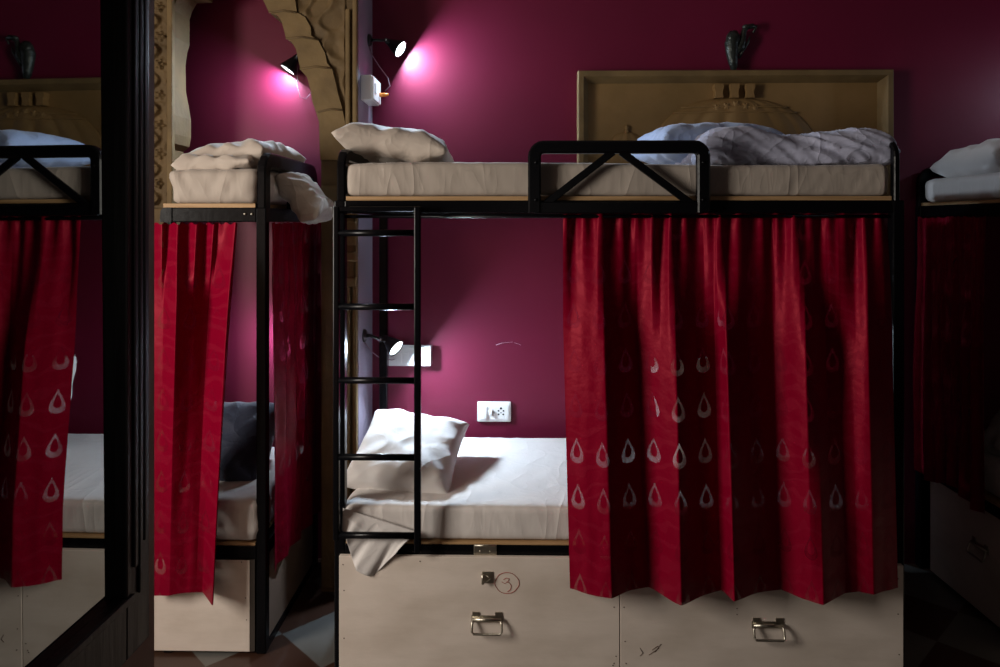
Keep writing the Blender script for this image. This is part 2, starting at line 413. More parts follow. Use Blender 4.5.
struct('wall_near_left', MB().box(-2.5, -.92, .30, .40, 0, TOP), M_plain)
rt_ = MB(); rt_.box(-.690, XR, YA+.02, YW, 0, TOP); rt_.box(-.835, -.690, YB_+.002, YW, 0, TOP)
struct('wall_return', rt_, M_reveal)
# mirror wall: runs towards the wall, turned by 1.3 degrees
TH = math.radians(-1.33); nM = Vector((math.cos(TH), math.sin(TH), 0)); tM = Vector((-math.sin(TH), math.cos(TH), 0)); P0 = nM*(-.754)
def mw(n, s, z): return P0 + nM*n + tM*s + Vector((0, 0, z))
def mbox(mb, n0, n1, s0, s1, z0, z1, b=0):
    t = MB(); t.box(n0, n1, s0, s1, z0, z1, b); mb.add([mw(v.x, v.y, v.z) for v in t.v], t.f); return mb
struct('wall_mirror_side', mbox(MB(), -.15, -.012, -2.0, 1.436, 0, TOP), M_plain)

# ================================================================= MIRROR
mr = thing('wall_mirror', 'large mirror in a dark fluted wooden frame at the left edge', 'mirror', mw(0, .75, .79))
s0, s1, z0, z1 = .02, 1.274, .938, 2.80
TL = math.radians(.22)
g = MB(); mbox(g, -.006, 0, s0-.01, s1+.01, z0-.01, z1+.01)
zc = 1.62
g.v = [v - nM*(v.z-zc)*math.tan(TL) for v in g.v]
obj('mirror_glass', g, M_mirror, mr)
def stile(sa, sb, za, zb, vertical=True):
    mb = MB(); mbox(mb, -.01, .024, sa, sb, za, zb, .003); return mb
fs_ = stile(s1, s1+.077, z0-.113, z1+.12)
far = obj('frame_stile', fs_, M_wood, mr)
fl = MB()
for k, zz in ((0, .985), (1, .93), (2, 1.02)):
    sc = s1+.024+k*.017
    mbox(fl, .024, .029, sc-.006, sc+.006, zz, z1-.05, .0022)
obj('fluting', fl, M_wood, far)
near = obj('frame_stile', stile(s0-.098, s0, z0-.113, z1+.12), M_wood, mr)
br = obj('frame_rail', stile(s0, s1, z0-.113, z0), M_wood, mr)
obj('frame_rail', stile(s0, s1, z1, z1+.12), M_wood, mr)
bd = MB(); mbox(bd, .024, .028, s0-.02, s1+.02, z0-.014, z0, .003)
obj('bead', bd, M_wood, br)

# ================================================================= STONE ARCH in front of the alcove
ar = thing('stone_arch', 'carved yellow sandstone arch with scalloped edge around left alcove', 'arch', (-1.2, YA, 0))
right = [(at(x, y, YA).x, at(x, y, YA).z) for x, y in ((320, 700), (320, 300), (320, 160), (319, 122), (316, 112), (312, 101), (310.5, 90), (307, 77), (300.5, 70), (298.5, 61), (296, 49), (291, 41), (286, 38.5), (284, 30), (281, 20), (277, 15), (269, 12.5), (266, 6), (263, 0), (259, -8), (252, -13), (250, -25))]
right[0] = (right[0][0], 0)
YB = 3.30
left = [(at(x, y, YB).x, at(x, y, YB).z) for x, y in ((228, -22), (222, -12), (213, -8), (212.5, 3), (197, 3.5), (192, 12), (189.6, 20), (189.6, 45), (187, 54), (185.5, 66), (186, 92), (189, 108), (191, 120), (191, 138), (189.5, 147), (183.5, 152), (183, 168), (180, 200), (180, 300), (180, 500))]
left.append((left[-1][0], 0))
inner = right + left
poly = inner + [(-2.5, 0), (-2.5, TOP), (-.692, TOP), (-.692, 0)]
slab = MB().prism(poly, YA+.02, YB)
obj('arch_wall', slab, M_stone, ar)
# scalloped band standing proud of the slab
bo = [(at(x, y, YA).x, at(x, y, YA).z) for x, y in ((346, 160), (345, 122), (342, 108), (337.5, 92), (336, 84), (332, 69), (327, 63), (325, 53), (318, 40), (311, 35.5), (310.5, 27), (305, 17), (297, 12.5), (295, 0), (289, -12), (282, -25), (270, -36))]
ri = [p for p in right if p[1] > az(162, YA)]
bandpoly = ri + [(at(250, -36, YA).x, at(250, -36, YA).z)] + bo[::-1]
obj('scalloped_band', MB().prism(bandpoly, YA, YA+.02), M_stone_pale, ar)
# edge lines of every scallop
for a, b in (((300, 69), (331, 68)), ((286, 38.5), (318, 39.5)), ((269, 12.5), (297, 12.5)), ((318, 112), (343, 110))):
    obj('scallop_ridge', MB().tube([at(a[0], a[1], YA-.001), at((a[0]+b[0])/2, (a[1]+b[1])/2-2.0, YA-.003), at(b[0], b[1], YA-.001)], .0045, 8), M_stone, ar)
def relief(x0, x1, z0, z1, y, depth, nx, nz, seed, fn, clip=None):
    mb = MB(); vs = []; ok = []
    for k in range(nz+1):
        for i in range(nx+1):
            x = x0+(x1-x0)*i/nx; z = z0+(z1-z0)*k/nz
            e = 0 if i in (0, nx) or k in (0, nz) else 1
            ok.append(clip(x, z) if clip else True)
            vs.append((x, y - depth*max(0, min(1, fn(x, z)))*e - .003, z))
    f = [[k*(nx+1)+i, k*(nx+1)+i+1, (k+1)*(nx+1)+i+1, (k+1)*(nx+1)+i] for k in range(nz) for i in range(nx) if ok[k*(nx+1)+i]]
    mb.add(vs, f, True); return mb
def vine(xc, w, per):
    def f(x, z):
        u = (x-xc)/w; ph = z/per*2*math.pi
        st = math.exp(-((u-.45*math.sin(ph))/.13)**2)
        lf = 0
        for k in (-1, 0, 1):
            zc_ = (math.floor(z/per*2)+.5+k)*per/2; side = -.5*math.sin(zc_/per*2*math.pi)
            dx = (u-side)/.42; dz = (z-zc_)/(per*.20)
            dx += .5*noise.noise(Vector((x*14, z*9, k))); dz += .5*noise.noise(Vector((x*11, z*8, 4+k)))
            r = math.hypot(dx, dz); pet = .8+.2*math.cos(5*math.atan2(dz, dx))
            lf = max(lf, max(0, 1-(r/pet)**4)*(.72+.28*math.cos(r*7)))
        nn = noise.noise(Vector((x*30, z*22, 5)))
        return max(0, max(st*.9, lf)*(.8+.5*nn) + .25*noise.noise(Vector((x*55, z*40, 9))))
    return f
xa, xb = ax(150, YA)-.06, ax(165, YA)
obj('carved_floral_strip', relief(xa, xb, az(205, YA), 2.95, YA+.021, .034, 30, 420, 1, vine((xa+xb)/2, (xb-xa)/2, .13)), M_stone, ar)
def leafy(x, z):
    q = Vector((x*11, z*11, 3)); a = 1-abs(noise.noise(q))*3.2; b_ = noise.noise(q*2.1)
    return max(0, min(1, a*.8+b_*.5))
outer = bo
def inside_spandrel(x, z):
    for (p, q) in zip(outer, outer[1:]):
        if p[1] <= z <= q[1]:
            f = (z-p[1])/max(1e-6, q[1]-p[1]); return x > p[0]+(q[0]-p[0])*f + .004
    return z > outer[-1][1]
obj('carved_spandrel', relief(ax(292, YA), ax(345, YA), az(122, YA), 2.95, YA+.021, .016, 60, 150, 2, leafy, inside_spandrel), M_stone, ar)
for (pa, pb, yy, mm) in ((345.5, 350, YA-.006, M_stone_pale), (352.5, 357, YA-.004, M_stone_pale), (167, 172.5, YA-.004, M_stone_pale)):
    xa_, xb_ = ax(pa, YA), min(ax(pb, YA), XR)
    ztop_ = az(8, YA) if pa == 345.5 else 2.95
    obj('vertical_moulding', MB().box(xa_, xb_, yy, YA+.025, 0.02, ztop_, .005), mm, ar)
jc = MB()
for k, (zz, ww) in enumerate(((1.66, .004), (1.60, .010), (1.54, .006), (1.47, .012), (1.36, .008))):
    jc.box(ax(344, YA), ax(357, YA), YA-.010-ww, YA+.02, zz-.022, zz+.022, .008)
jc.box(ax(345, YA), ax(356, YA), YA-.004, YA+.02, 1.34, 1.68, .004)
obj('jamb_capital', jc, M_stone_pale, ar)
jf = MB().box(ax(320, YA)+.003, ax(345, YA), YA+.004, YA+.022, .02, az(185, YA), .006)
obj('jamb_panel', jf, M_stone, ar)
jb = MB().box(ax(168, YA)-.12, ax(168, YA)+.02, YA-.005, YA+.02, .0, az(208, YA), .008)
obj('jamb_panel', jb, M_stone, ar)

# ================================================================= STONE NICHE on the back wall
ni = thing('wall_niche', 'wide framed sandstone niche with carved dome relief above bunk', 'niche', (1.0, YW, az(190, YW)))
nx0, nx1 = ax(578, YW-.06), ax(893.5, YW-.06); nz1 = az(71, YW-.06); nz0 = az(206, YW-.06)
mb = MB(); yo, yi = YW-.065, YW-.014
xi0, xi1, zi1, zi0 = nx0+.052, nx1-.052, nz1-.052, nz0+.05
O = [(nx0, nz0), (nx1, nz0), (nx1, nz1), (nx0, nz1)]
def ring(dx, y): return [(nx0+dx, y, nz0+dx), (nx1-dx, y, nz0+dx), (nx1-dx, y, nz1-dx), (nx0+dx, y, nz1-dx)]
R_ = ring(0, YW-.001) + ring(0, yo+.004) + ring(.004, yo) + ring(.026, yo) + ring(.032, yo+.010) + ring(.052, yi) + ring(.052, YW-.001)
fcs = []
for r in range(6):
    for k in range(4): fcs.append([r*4+k, r*4+(k+1) % 4, (r+1)*4+(k+1) % 4, (r+1)*4+k])
for k in range(4): fcs.append([24+k, 24+(k+1) % 4, (k+1) % 4, k])
mb.add(R_, fcs); obj('niche_frame', mb, M_stone_pale, ni)
obj('niche_panel', MB().box(xi0, xi1, YW-.012, YW-.001, zi0, zi1), M_panel, ni)
def dome(cx, zb, rx, rz, dep, ribs, top=.25):
    m_ = MB(); n, k_ = 96, 26; vs = []; 
    for j in range(k_+1):
        t = j/k_; a = t*math.pi/2
        prof = math.cos(a)**.75 if t < 1 else 0
        z = zb + rz*math.sin(a)
        for i in range(n+1):
            b = math.pi*i/n; c = -math.cos(b)
            rb = 1 + .16*abs(math.sin(ribs*b))*min(1, prof*2)
            vs.append((cx + rx*prof*c, YW-.0125 - dep*prof*math.sin(b)*rb - .006*(1-abs(c))*rb, z))
    f = [[j*(n+1)+i, j*(n+1)+i+1, (j+1)*(n+1)+i+1, (j+1)*(n+1)+i] for j in range(k_) for i in range(n)]
    m_.add(vs, f, True); return m_
yN = YW-.03
dcx = ax(735, yN)
DW = (ax(824, yN)-ax(648, yN))/2
dm = dome(dcx, az(168, yN), DW, az(98.5, yN)-az(168, yN), .046, 9)
dome_o = obj('dome_relief', dm, M_panel, ni)
for a0 in (52, 60):
    pts = []
    for t in range(25):
        b = math.pi*t/24; c = -math.cos(b); a = math.radians(a0); pr = math.cos(a)**.75
        pts.append((dcx + DW*pr*c*1.01, YW-.0125-.049*pr*math.sin(b)-.0065, az(168, yN)+(az(98.5, yN)-az(168, yN))*math.sin(a)))
    obj('dome_band', MB().tube(pts, .0038, 8), M_panel, dome_o)
fb = MB()
for k in range(5):
    cx = dcx + (k-2)*.044; zz = az(106, yN) - abs(k-2)*.008
    fb.ell((cx, YW-.045, zz), (.014, .008, .014), 12, 8)
    for q in range(6):
        a = q*math.pi/3; fb.ell((cx+.013*math.cos(a), YW-.045, zz+.013*math.sin(a)), (.006, .006, .006), 8, 6)
obj('flower_band', fb, M_panel, dome_o)
for px in (718, 733.5, 749):
    cx = ax(px, yN); m_ = MB(); wd = .026
    m_.prism([(cx-wd*.8, az(85.5, yN)), (cx-wd*.85, az(89, yN)), (cx-wd*.6, az(93, yN)), (cx-wd*.75, az(99, yN)), (cx+wd*.75, az(99, yN)), (cx+wd*.6, az(93, yN)), (cx+wd*.85, az(89, yN)), (cx+wd*.8, az(85.5, yN))], YW-.052, YW-.012)
    obj('finial_block', m_, M_panel, ni)
sd = dome(ax(627, yN), az(165, yN), .10, az(132, yN)-az(165, yN), .018, 5)
so = obj('small_dome_relief', sd, M_panel, ni)
obj('finial', MB().lathe([(0.0, 0), (.012, .004), (.006, .016), (.012, .024), (.004, .036), (0, .042)], (ax(627, yN), YW-.022, az(133, yN))), M_panel, so)
sd = dome(ax(856, yN), az(165, yN), .10, az(132, yN)-az(165, yN), .018, 5)
so = obj('small_dome_relief', sd, M_panel, ni)

# small bronze figure above the niche
bz = MB(); yb = YW-.045
def B(px, py, dy=0): return at(px, py, yb+dy)
bz.tube([B(734, 71), B(733, 62), B(732, 54), B(731.5, 44), B(734, 36), B(735, 31)], [.012, .022, .027, .032, .030, .012], 14)
bz.tube([B(735, 52), B(741, 46), B(743, 38), B(744, 31), B(747, 27), B(753, 26), B(756, 27)], [.020, .020, .014, .012, .014, .012, .005], 10)
bz.tube([B(753, 33), B(755.5, 28), B(757, 25)], [.004, .006, .003], 8)
bz.ell(B(730.5, 38, -.01), (.014, .018, .022)); bz.ell(B(746, 27, -.005), (.018, .016, .012))
bz.tube([B(729, 50), B(727, 44), B(728.5, 36), B(731, 31)], [.008, .010, .009, .004], 8)
bz.tube([B(739, 58), B(743, 50), B(748, 42), B(750, 36)], [.006, .008, .007, .003], 8)
fig = tag(obj('wall_figurine', bz, M_bronze, None, loc=B(734, 71)), 'small dark bronze figure fixed to wall above the stone niche', 'ornament')
obj('mounting_peg', MB().tube([B(734, 66), B(734, 66, .042)], .010, 10), M_bronze, fig)

# ================================================================= READING LAMPS
def wall_lamp(label, ros, rn, joint, disc, n, power, cord):
    t = thing('reading_lamp', label, 'lamp', ros, 'black wall reading lamps')
    rn = Vector(rn); ros = Vector(ros); joint = Vector(joint); disc = Vector(disc); n = Vector(n).normalized()
    obj('wall_rosette', MB().lathe([(0, .014), (.022, .013), (.028, .008), (.030, 0), (0, 0)], ros, rn), M_lampblack, t)
    arm = obj('arm', MB().tube([ros+rn*.012, ros+rn*.03, joint], [.009, .007, .007], 10), M_lampblack, t)
    obj('pivot_knob', MB().ell(joint, (.012, .012, .012), 14, 10), M_steel if False else M_lampblack, t)
    obj('pivot_screw', MB().ell(joint+Vector((.002, -.012, .001)), (.0045, .003, .0045), 10, 8), M_wplastic, t)
    r = .043; L_ = .085
    obj('lamp_head', MB().lathe([(.0, -L_), (.014, -L_+.002), (.018, -L_+.02), (.026, -L_*.55), (r-.004, -.012), (r, 0), (r-.003, .002), (r-.005, -.006), (0, -.006)], disc, n, 28), M_lampblack, t)
    obj('lamp_neck', MB().tube([joint, disc-n*(L_*.6)], .008, 10), M_lampblack, t)
    obj('led_face', MB().lathe([(0, -.0055), (r-.0045, -.0055), (r-.0055, -.004), (0, -.003)], disc, n, 28), M_led, t)
    obj('cord', MB().tube(cord, .0022, 6), M_cord, t)
    l = area('reading_lamp_light', disc+n*.004, disc+n, 2*r*.85, 0, power, (.66, .83, 1.0), shape='DISK')
    l.parent = t; l.location = Vector(l.location) - ros
    return t
Ya = 3.36
r1 = Vector((XR, Ya, az(39.5, Ya)))
wall_lamp('upper black reading lamp shining on wall left of the stone niche', r1, (1, 0, 0), at(386, 40.5, 3.365), at(401, 49.5, 3.375), (.80, -.25, -.52), 12,
          [r1+Vector((.004, 0, -.03)), at(372, 55, 3.37), at(379, 66, 3.38), at(388, 78, 3.40), at(390, 86, 3.40), at(385, 91, 3.40)])
Yb = 3.22
r2 = Vector((XR, 3.25, az(336, 3.25)))
wall_lamp('lower black reading lamp behind ladder lighting the bottom bunk', r2, (1, 0, 0), at(380.5, 339.5, 3.24), at(396.5, 348.5, 3.24), (.74, -.42, -.52), 14,
          [r2+Vector((.004, 0, -.03)), at(372, 352, 3.3), at(380, 358, 3.35), at(392, 360, 3.38), at(398, 358, 3.41)])
r3 = Vector((-.835, 3.375, az(50, 3.375)))
wall_lamp('black reading lamp inside the stone arch alcove', r3, (-1, 0, 0), at(300, 52, 3.38), at(287.5, 70, 3.395), (-.52, -.18, -.82), 7,
          [at(298, 57, 3.40), at(297, 84, 3.42), at(300, 97, 3.42), at(306, 99, 3.42), at(313, 90, 3.43)])
r5 = Vector((-.835, 3.375, az(318, 3.375)))  # unseen lamp added for the magenta glow inside the left lower bunk
wall_lamp('unseen black reading lamp added behind side curtain of left lower bunk', r5, (-1, 0, 0), at(302, 322, 3.37), at(292, 332, 3.36), (-.85, .10, -.50), 4,
          [at(306, 330, 3.42), at(305, 345, 3.43), at(308, 352, 3.44)])
r4 = Vector((2.94, 3.1, 2.35))  # out-of-view lamp added to brighten the wall above the right bunk
wall_lamp('unseen black reading lamp added on right wall above right bunk', r4, (-1, 0, 0), (2.86, 3.12, 2.35), (2.78, 3.16, 2.30), (-.75, .25, -.60), 2,
          [(2.94, 3.1, 2.32), (2.93, 3.12, 2.2), (2.94, 3.14, 2.1), (2.945, 3.15, 2.0)])

# ================================================================= SWITCHES AND SOCKETS
sw = thing('switch_box', 'upper white surface switch box with orange plug beside upper lamp', 'switch box', (XR, 3.32, az(98, 3.3)))
ya0, ya1 = 3.18, 3.36
obj('box_body', MB().box(XR, XR+.050, ya0, ya1, az(100, 3.2), az(75, 3.2), .004), M_wplastic, sw)
obj('cover_plate', MB().box(XR+.050, XR+.058, ya0+.003, ya1-.003, az(99, 3.2), az(76, 3.2), .003), M_wplastic, sw)
sk = MB(); sk.box(XR+.058, XR+.062, ya0+.03, ya0+.06, az(92, 3.2), az(82, 3.2), .002); obj('rocker_switch', sk, M_wplastic, sw)
obj('plug', MB().tube([(XR+.058, ya1-.035, az(89.5, 3.2)), (XR+.085, ya1-.035, az(89.5, 3.2)), (XR+.100, ya1-.035, az(89.2, 3.2))], [.010, .009, .005], 10), M_orange, sw, label='orange plug')
# lower switch box
yl = YW
sb = thing('switch_box', 'wide white switch box on wall behind lower reading lamp', 'switch box', (ax(411, yl), yl, az(366, yl)))
xl0, xl1 = ax(388.5, yl-.05), ax(431, yl-.05)
obj('box_body', MB().box(xl0, xl1, yl-.050, yl, az(366.5, yl-.05), az(347, yl-.05), .003), M_wplastic, sb)
obj('cover_plate', MB().box(xl0+.002, xl1-.002, yl-.058, yl-.050, az(366, yl-.05), az(347.5, yl-.05), .003), M_wplastic, sb)
for px in (401, 408, 414):
    obj('rocker_switch', MB().box(ax(px-2.6, yl), ax(px+2.6, yl), yl-.063, yl-.058, az(362, yl), az(351.5, yl), .002), M_wplastic, sb)
hs = MB()
for dx, dz in ((-.009, .004), (.009, .004), (-.008, -.010), (.008, -.010), (0, .014)):
    hs.tube([(ax(424.5, yl)+dx, yl-.0584, az(356.5, yl)+dz), (ax(424.5, yl)+dx, yl-.0592, az(356.5, yl)+dz)], .0032, 8)
obj('socket_hole', hs, M_hole, sb)
# wall plate above the mattress
wp = thing('socket_plate', 'white flush switch and socket plate just above lower mattress', 'socket', (ax(494.5, yl), yl, az(421, yl)))
x0_, x1_ = ax(477.5, yl), ax(511, yl); zb_, zt_ = az(421.3, yl), az(401.3, yl)
obj('cover_plate', MB().box(x0_, x1_, yl-.012, yl, zb_, zt_, .004), M_wplastic, wp)
obj('inner_frame', MB().box(x0_+.010, x1_-.010, yl-.015, yl-.012, zb_+.011, zt_-.011, .002), M_wplastic, wp)
obj('rocker_switch', MB().box(ax(483, yl), ax(487, yl), yl-.022, yl-.015, zb_+.018, zt_-.018, .002), M_wplastic, wp)
dial = MB().lathe([(0, .010), (.012, .009), (.015, .0), (0, 0)], (ax(491.5, yl), yl-.015, (zb_+zt_)/2), (0, -1, 0)); dial.box(ax(491.5, yl)-.002, ax(491.5, yl)+.002, yl-.028, yl-.022, (zb_+zt_)/2-.012, (zb_+zt_)/2+.012)
obj('fan_dial', dial, M_wplastic, wp)
hs = MB(); cx, cz_ = ax(501, yl), (zb_+zt_)/2
for dx, dz, r in ((-.012, .006, .0042), (.012, .006, .0042), (-.011, -.011, .0042), (.011, -.011, .0042), (0, .018, .0052), (0, -.003, .003)):
    hs.tube([(cx+dx, yl-.0154, cz_+dz), (cx+dx, yl-.0162, cz_+dz)], r, 10)
obj('socket_hole', hs, M_hole, wp)
scf = MB()
for (a, b, r) in (((496, 345), (502, 343), .0013), ((502, 343), (513, 342), .0006), ((514, 342.5), (521, 345), .0006)):
    scf.tube([at(a[0], a[1], YW-.0006), at(b[0], b[1], YW-.0006)], r, 6)
tag(obj('paint_chip', scf, M_scuff, None, loc=at(505, 344, YW)), 'small pale scratch in purple wall above socket plate', 'scratch')

# ================================================================= CENTRAL BUNK
YF = 2.5
xL0, xL1 = ax(334.5, YF), ax(345, YF); xR0, xR1 = ax(892.5, YF), ax(904, YF)
yF0, yF1 = 2.495, 2.535; yB0, yB1 = 3.33, 3.37
zb1 = az(200.5, YF); zb0 = az(213, YF)         # upper beam
zc1 = az(544.5, YF); zc0 = az(556.5, YF)       # lower beam
zpost = az(147, YF)
bk = thing('bunk_bed', 'middle black metal bunk bed with ladder and half-length guard rail', 'bunk bed', (.36, YF, 0))
def post(par, x0, x1, y0, y1, z1): obj('post', MB().box(x0, x1, y0, y1, 0, z1, .004), M_black, par)
for (a, b) in ((xL0, xL1), (xR0, xR1)):
    for (c, d) in ((yF0, yF1), (yB0, yB1)): post(bk, a, b, c, d, zb1)
def endframe(par, xc, wid, ya, yb_, za, zt, mid=True, th=.045):
    m_ = MB().bar(rounded_loop(ya+th/2, yb_-th/2, za, zt-th/2, .05, lambda y, z: Vector((xc, y, z))), th, wid, (1, 0, 0))
    if mid: m_.box(xc-wid*.4, xc+wid*.4, (ya+yb_)/2-.015, (ya+yb_)/2+.015, za, zt-th*.8, .003)
    obj('end_rail', m_, M_black, par)
endframe(bk, (ax(337.5, YF)+xL1)/2, .030, yF0, yB1, zb1, zpost)
endframe(bk, xR0+.014, .020, yF0, yB1, zb1, az(139, YF), th=.03)
def beam(par, x0, x1, y0, y1, z0, z1, nm='side_beam'): return obj(nm, MB().box(x0, x1, y0, y1, z0, z1, .003), M_black, par)
beam(bk, xL1, xR0, yF0, yF1, zb0, zb1); beam(bk, xL1, xR0, yB0, yB1, zb0, zb1)
beam(bk, xL1, xR0, yF0, yF1, zc0, zc1); beam(bk, xL1, xR0, yB0, yB1, zc0, zc1)
for xa_, xb_ in ((xL0+.005, xL1-.005), (xR0+.005, xR1-.005)):
    for za_, zz_ in ((zb0, zb1), (zc0, zc1)): beam(bk, xa_, xb_, yF1, yB0, za_, zz_, 'end_beam')
obj('bed_board', MB().box(xL1+.004, xR0-.004, yF0+.002, yB1, zb1, az(196.3, YF), .001), M_ply, bk, label='plywood board under upper mattress')
obj('bed_board', MB().box(xL1+.004, xR0-.004, yF0+.002, yB1, zc1, az(542.3, YF), .001), M_ply, bk, label='plywood board under lower mattress')
rod = MB().tube([(xL1, 2.515, zb0-.012), (xR0, 2.515, zb0-.012)], .006, 10)
obj('curtain_rod', rod, M_black, bk)
# guard rail
yg = 2.474; th = .044
gx0, gx1 = ax(528, yg)+th/2, ax(709.5, yg)-th/2; gz1 = az(141, yg)-th/2; gz0 = az(212.5, yg)
g = MB().bar(rounded_loop(gx0, gx1, gz0, gz1, .032, lambda x, z: Vector((x, yg, z))), th, .034, (0, 1, 0))
gr = obj('guard_rail', g, M_black, bk)
g = MB().box(gx0, gx1, yg-.012, yg+.012, az(213.5, yg), az(202, yg), .003)
obj('lower_bar', g, M_black, gr)
apx = ax(617, yg)
for (a, b) in ((ax(613, yg), ax(543, yg)), (ax(621, yg), ax(694, yg))):
    g = MB().bar([(a, yg, az(152, yg)), (b, yg, az(206, yg))], .026, .014, (0, 1, 0)); obj('brace', g, M_black, gr)
for px in (536, 702):
    for py in (163, 200): obj('bolt', MB().ell((ax(px, yg), yg-.018, az(py, yg)), (.006, .004, .006), 10, 8), M_black, gr)
# ladder
la_root = obj('ladder', MB().box(ax(337, 2.455), ax(420, 2.455), 2.447, 2.463, az(211.5, 2.455), az(206.5, 2.455), .003), M_black, bk)
for (pa, pb, bot) in ((333.5, 339.5, 541), (414.3, 421, 553)):
    m_ = MB(); m_.box(ax(pa, 2.455), ax(pb, 2.455), 2.443, 2.467, az(bot, 2.455), az(206.5, 2.455), .004)
    m_.box(ax(pa, 2.455)+.003, ax(pb, 2.455)-.003, 2.467, 2.494, az(211.5, 2.455)-.004, az(207, 2.455), .002)
    obj('ladder_stile', m_, M_black, la_root)
for py in (233, 307, 381, 458, 536.5):
    obj('rung', MB().tube([(ax(339, 2.455), 2.455, az(py, 2.455)), (ax(414.6, 2.455), 2.455, az(py, 2.455))], .0115, 12), M_black, la_root)
# hinge plate on the lower beam
# ---- chests under it
def handle(par, cx, zc_, yf, nx=Vector((1,0,0)), out=Vector((0,-1,0)), wd=.108):
    """hinged steel bail handle"""
    def W(a, o, z): return Vector((cx, yf, 0)) + nx*a + out*o + Vector((0, 0, z)) if not isinstance(cx, Vector) else cx + nx*a + out*o + Vector((0, 0, z-0))
    def bx(mb, a0, a1, o0, o1, z0_, z1_, b=.0015):
        t = MB(); t.box(a0, a1, o0, o1, z0_, z1_, b); mb.add([W(v.x, v.y, v.z) for v in t.v], t.f)
    pl = MB(); bx(pl, -wd/2, wd/2, .0, .003, zc_+.006, zc_+.030)
    for s_ in (-1, 1): bx(pl, s_*wd*.36-.012, s_*wd*.36+.012, 0, .004, zc_+.026, zc_+.042)
    h = obj('handle', pl, M_steel, par)
    bl = MB(); pts = [W(-wd*.44, .010, zc_+.018), W(-wd*.47, .016, zc_+.005), W(-wd*.47, .022, zc_-.016), W(-wd*.42, .024, zc_-.023), W(wd*.42, .024, zc_-.023), W(wd*.47, .022, zc_-.016), W(wd*.47, .016, zc_+.005), W(wd*.44, .010, zc_+.018)]
    bl.tube(pts, .0042, 10); obj('bail', bl, M_steel, h)
    bp = MB(); bp.tube([W(-wd*.46, .008, zc_+.018), W(wd*.46, .008, zc_+.018)], .0065, 10); obj('hinge_pin', bp, M_steel, h)
    return h
def nails(par, pts):
    for x, y, z in pts: obj('nail', MB().ell((x, y, z), (.0022, .0012, .0022), 8, 6), M_nail, par)
yp0, yp1 = 2.474, 2.492
cx0, cxm, cx1 = ax(339, yp0), ax(620, yp0), ax(903.5, yp0); ztc = az(557.5, yp0)
CG = 'plywood storage chests under the bunks'
ch = thing('storage_chest', 'left plywood chest under middle bunk, marked with circled number', 'storage chest', ((cx0+cxm)/2, 2.5, 0), CG)
obj('chest_front', MB().box(cx0, cxm-.0015, yp0, yp1, .012, ztc, .0015), M_chest, ch)
obj('chest_body', MB().box(xL1+.004, cxm-.003, yp1, 3.31, .012, zc0-.004), M_body, ch)
handle(ch, ax(487, yp0), az(624, yp0), yp0)
hp = MB(); hp.box(ax(473.5, 2.47), ax(496.5, 2.47), 2.488, 2.4945, az(556, 2.49), az(545, 2.49), .0015)
hp.tube([(ax(474, 2.47), 2.488, az(545.5, 2.49)), (ax(496, 2.47), 2.488, az(545.5, 2.49))], .004, 8); hp.ell((ax(480, 2.47), 2.487, az(551, 2.49)), (.003, .002, .003), 8, 6); hp.ell((ax(490, 2.47), 2.487, az(551, 2.49)), (.003, .002, .003), 8, 6)
obj('hasp_hinge', hp, M_steel, ch, label='worn steel hasp plate')
hs = MB(); hs.box(ax(482, yp0), ax(493, yp0), yp0-.003, yp0, az(583, yp0), az(571.5, yp0), .001)
hs.tube([(ax(483, yp0), yp0-.016, az(572.5, yp0)), (ax(483, yp0), yp0-.016, az(582, yp0))], .005, 10); hs.tube([(ax(483, yp0), yp0-.002, az(577, yp0)), (ax(483, yp0), yp0-.018, az(577, yp0))], .004, 8)
hs.tube([(ax(486, yp0), yp0-.010, az(574, yp0)), (ax(491, yp0), yp0-.012, az(577, yp0)), (ax(486, yp0), yp0-.010, az(581, yp0))], .0025, 8)
obj('staple_lock', hs, M_steel, ch)
ink = MB(); ccx, ccz, yy = ax(507, yp0), az(583, yp0), yp0-.0004
ink.tube([(ccx+.041*math.cos(a*math.pi/20)*(1+.03*math.sin(a)), yy, ccz+.036*math.sin(a*math.pi/20)) for a in range(41)], .0011, 6)
ink.tube([(ccx-.012, yy, ccz+.012), (ccx-.002, yy, ccz+.017), (ccx+.008, yy, ccz+.015), (ccx+.004, yy, ccz+.006), (ccx-.004, yy, ccz+.003), (ccx+.008, yy, ccz+.001), (ccx+.015, yy, ccz-.008), (ccx+.012, yy, ccz-.022), (ccx+.002, yy, ccz-.030)], .0012, 6)
ink.tube([(ccx-.018, yy, ccz+.004), (ccx-.010, yy, ccz-.001), (ccx-.002, yy, ccz-.003)], .0009, 6)
obj('inked_number', ink, M_ink, ch, label='circled number three in red-brown ink')
nails(ch, [(ax(p, yp0), yp0-.0005, az(q, yp0)) for p, q in ((344, 592), (344, 640), (343, 566), (614, 606), (614, 662), (613, 664), (616, 655), (420, 562))])
ch = thing('storage_chest', 'right plywood chest under middle bunk, below the curtain', 'storage chest', ((cxm+cx1)/2, 2.5, 0), CG)
obj('chest_front', MB().box(cxm+.0015, cx1, yp0, yp1, .012, az(562, yp0), .0015), M_chest, ch)
obj('chest_body', MB().box(cxm+.003, xR0-.004, yp1, 3.31, .012, zc0-.004), M_body, ch)
handle(ch, ax(767.5, yp0), az(627, yp0), yp0)
sc = MB()
for a, b in (((640, 648), (643, 653)), ((643, 653), (640, 656)), ((652, 650), (658, 646)), ((649, 655), (659, 648)), ((655, 652), (661, 644))):
    sc.tube([at(a[0], a[1], yp0-.0003), at(b[0], b[1], yp0-.0003)], .0011, 6)
obj('scuff_mark', sc, M_nail, ch)
nails(ch, [(ax(p, yp0), yp0-.0005, az(q, yp0)) for p, q in ((624, 606), (625, 640), (898, 575), (898, 610), (899, 650), (737, 606), (737, 612), (626, 662))])

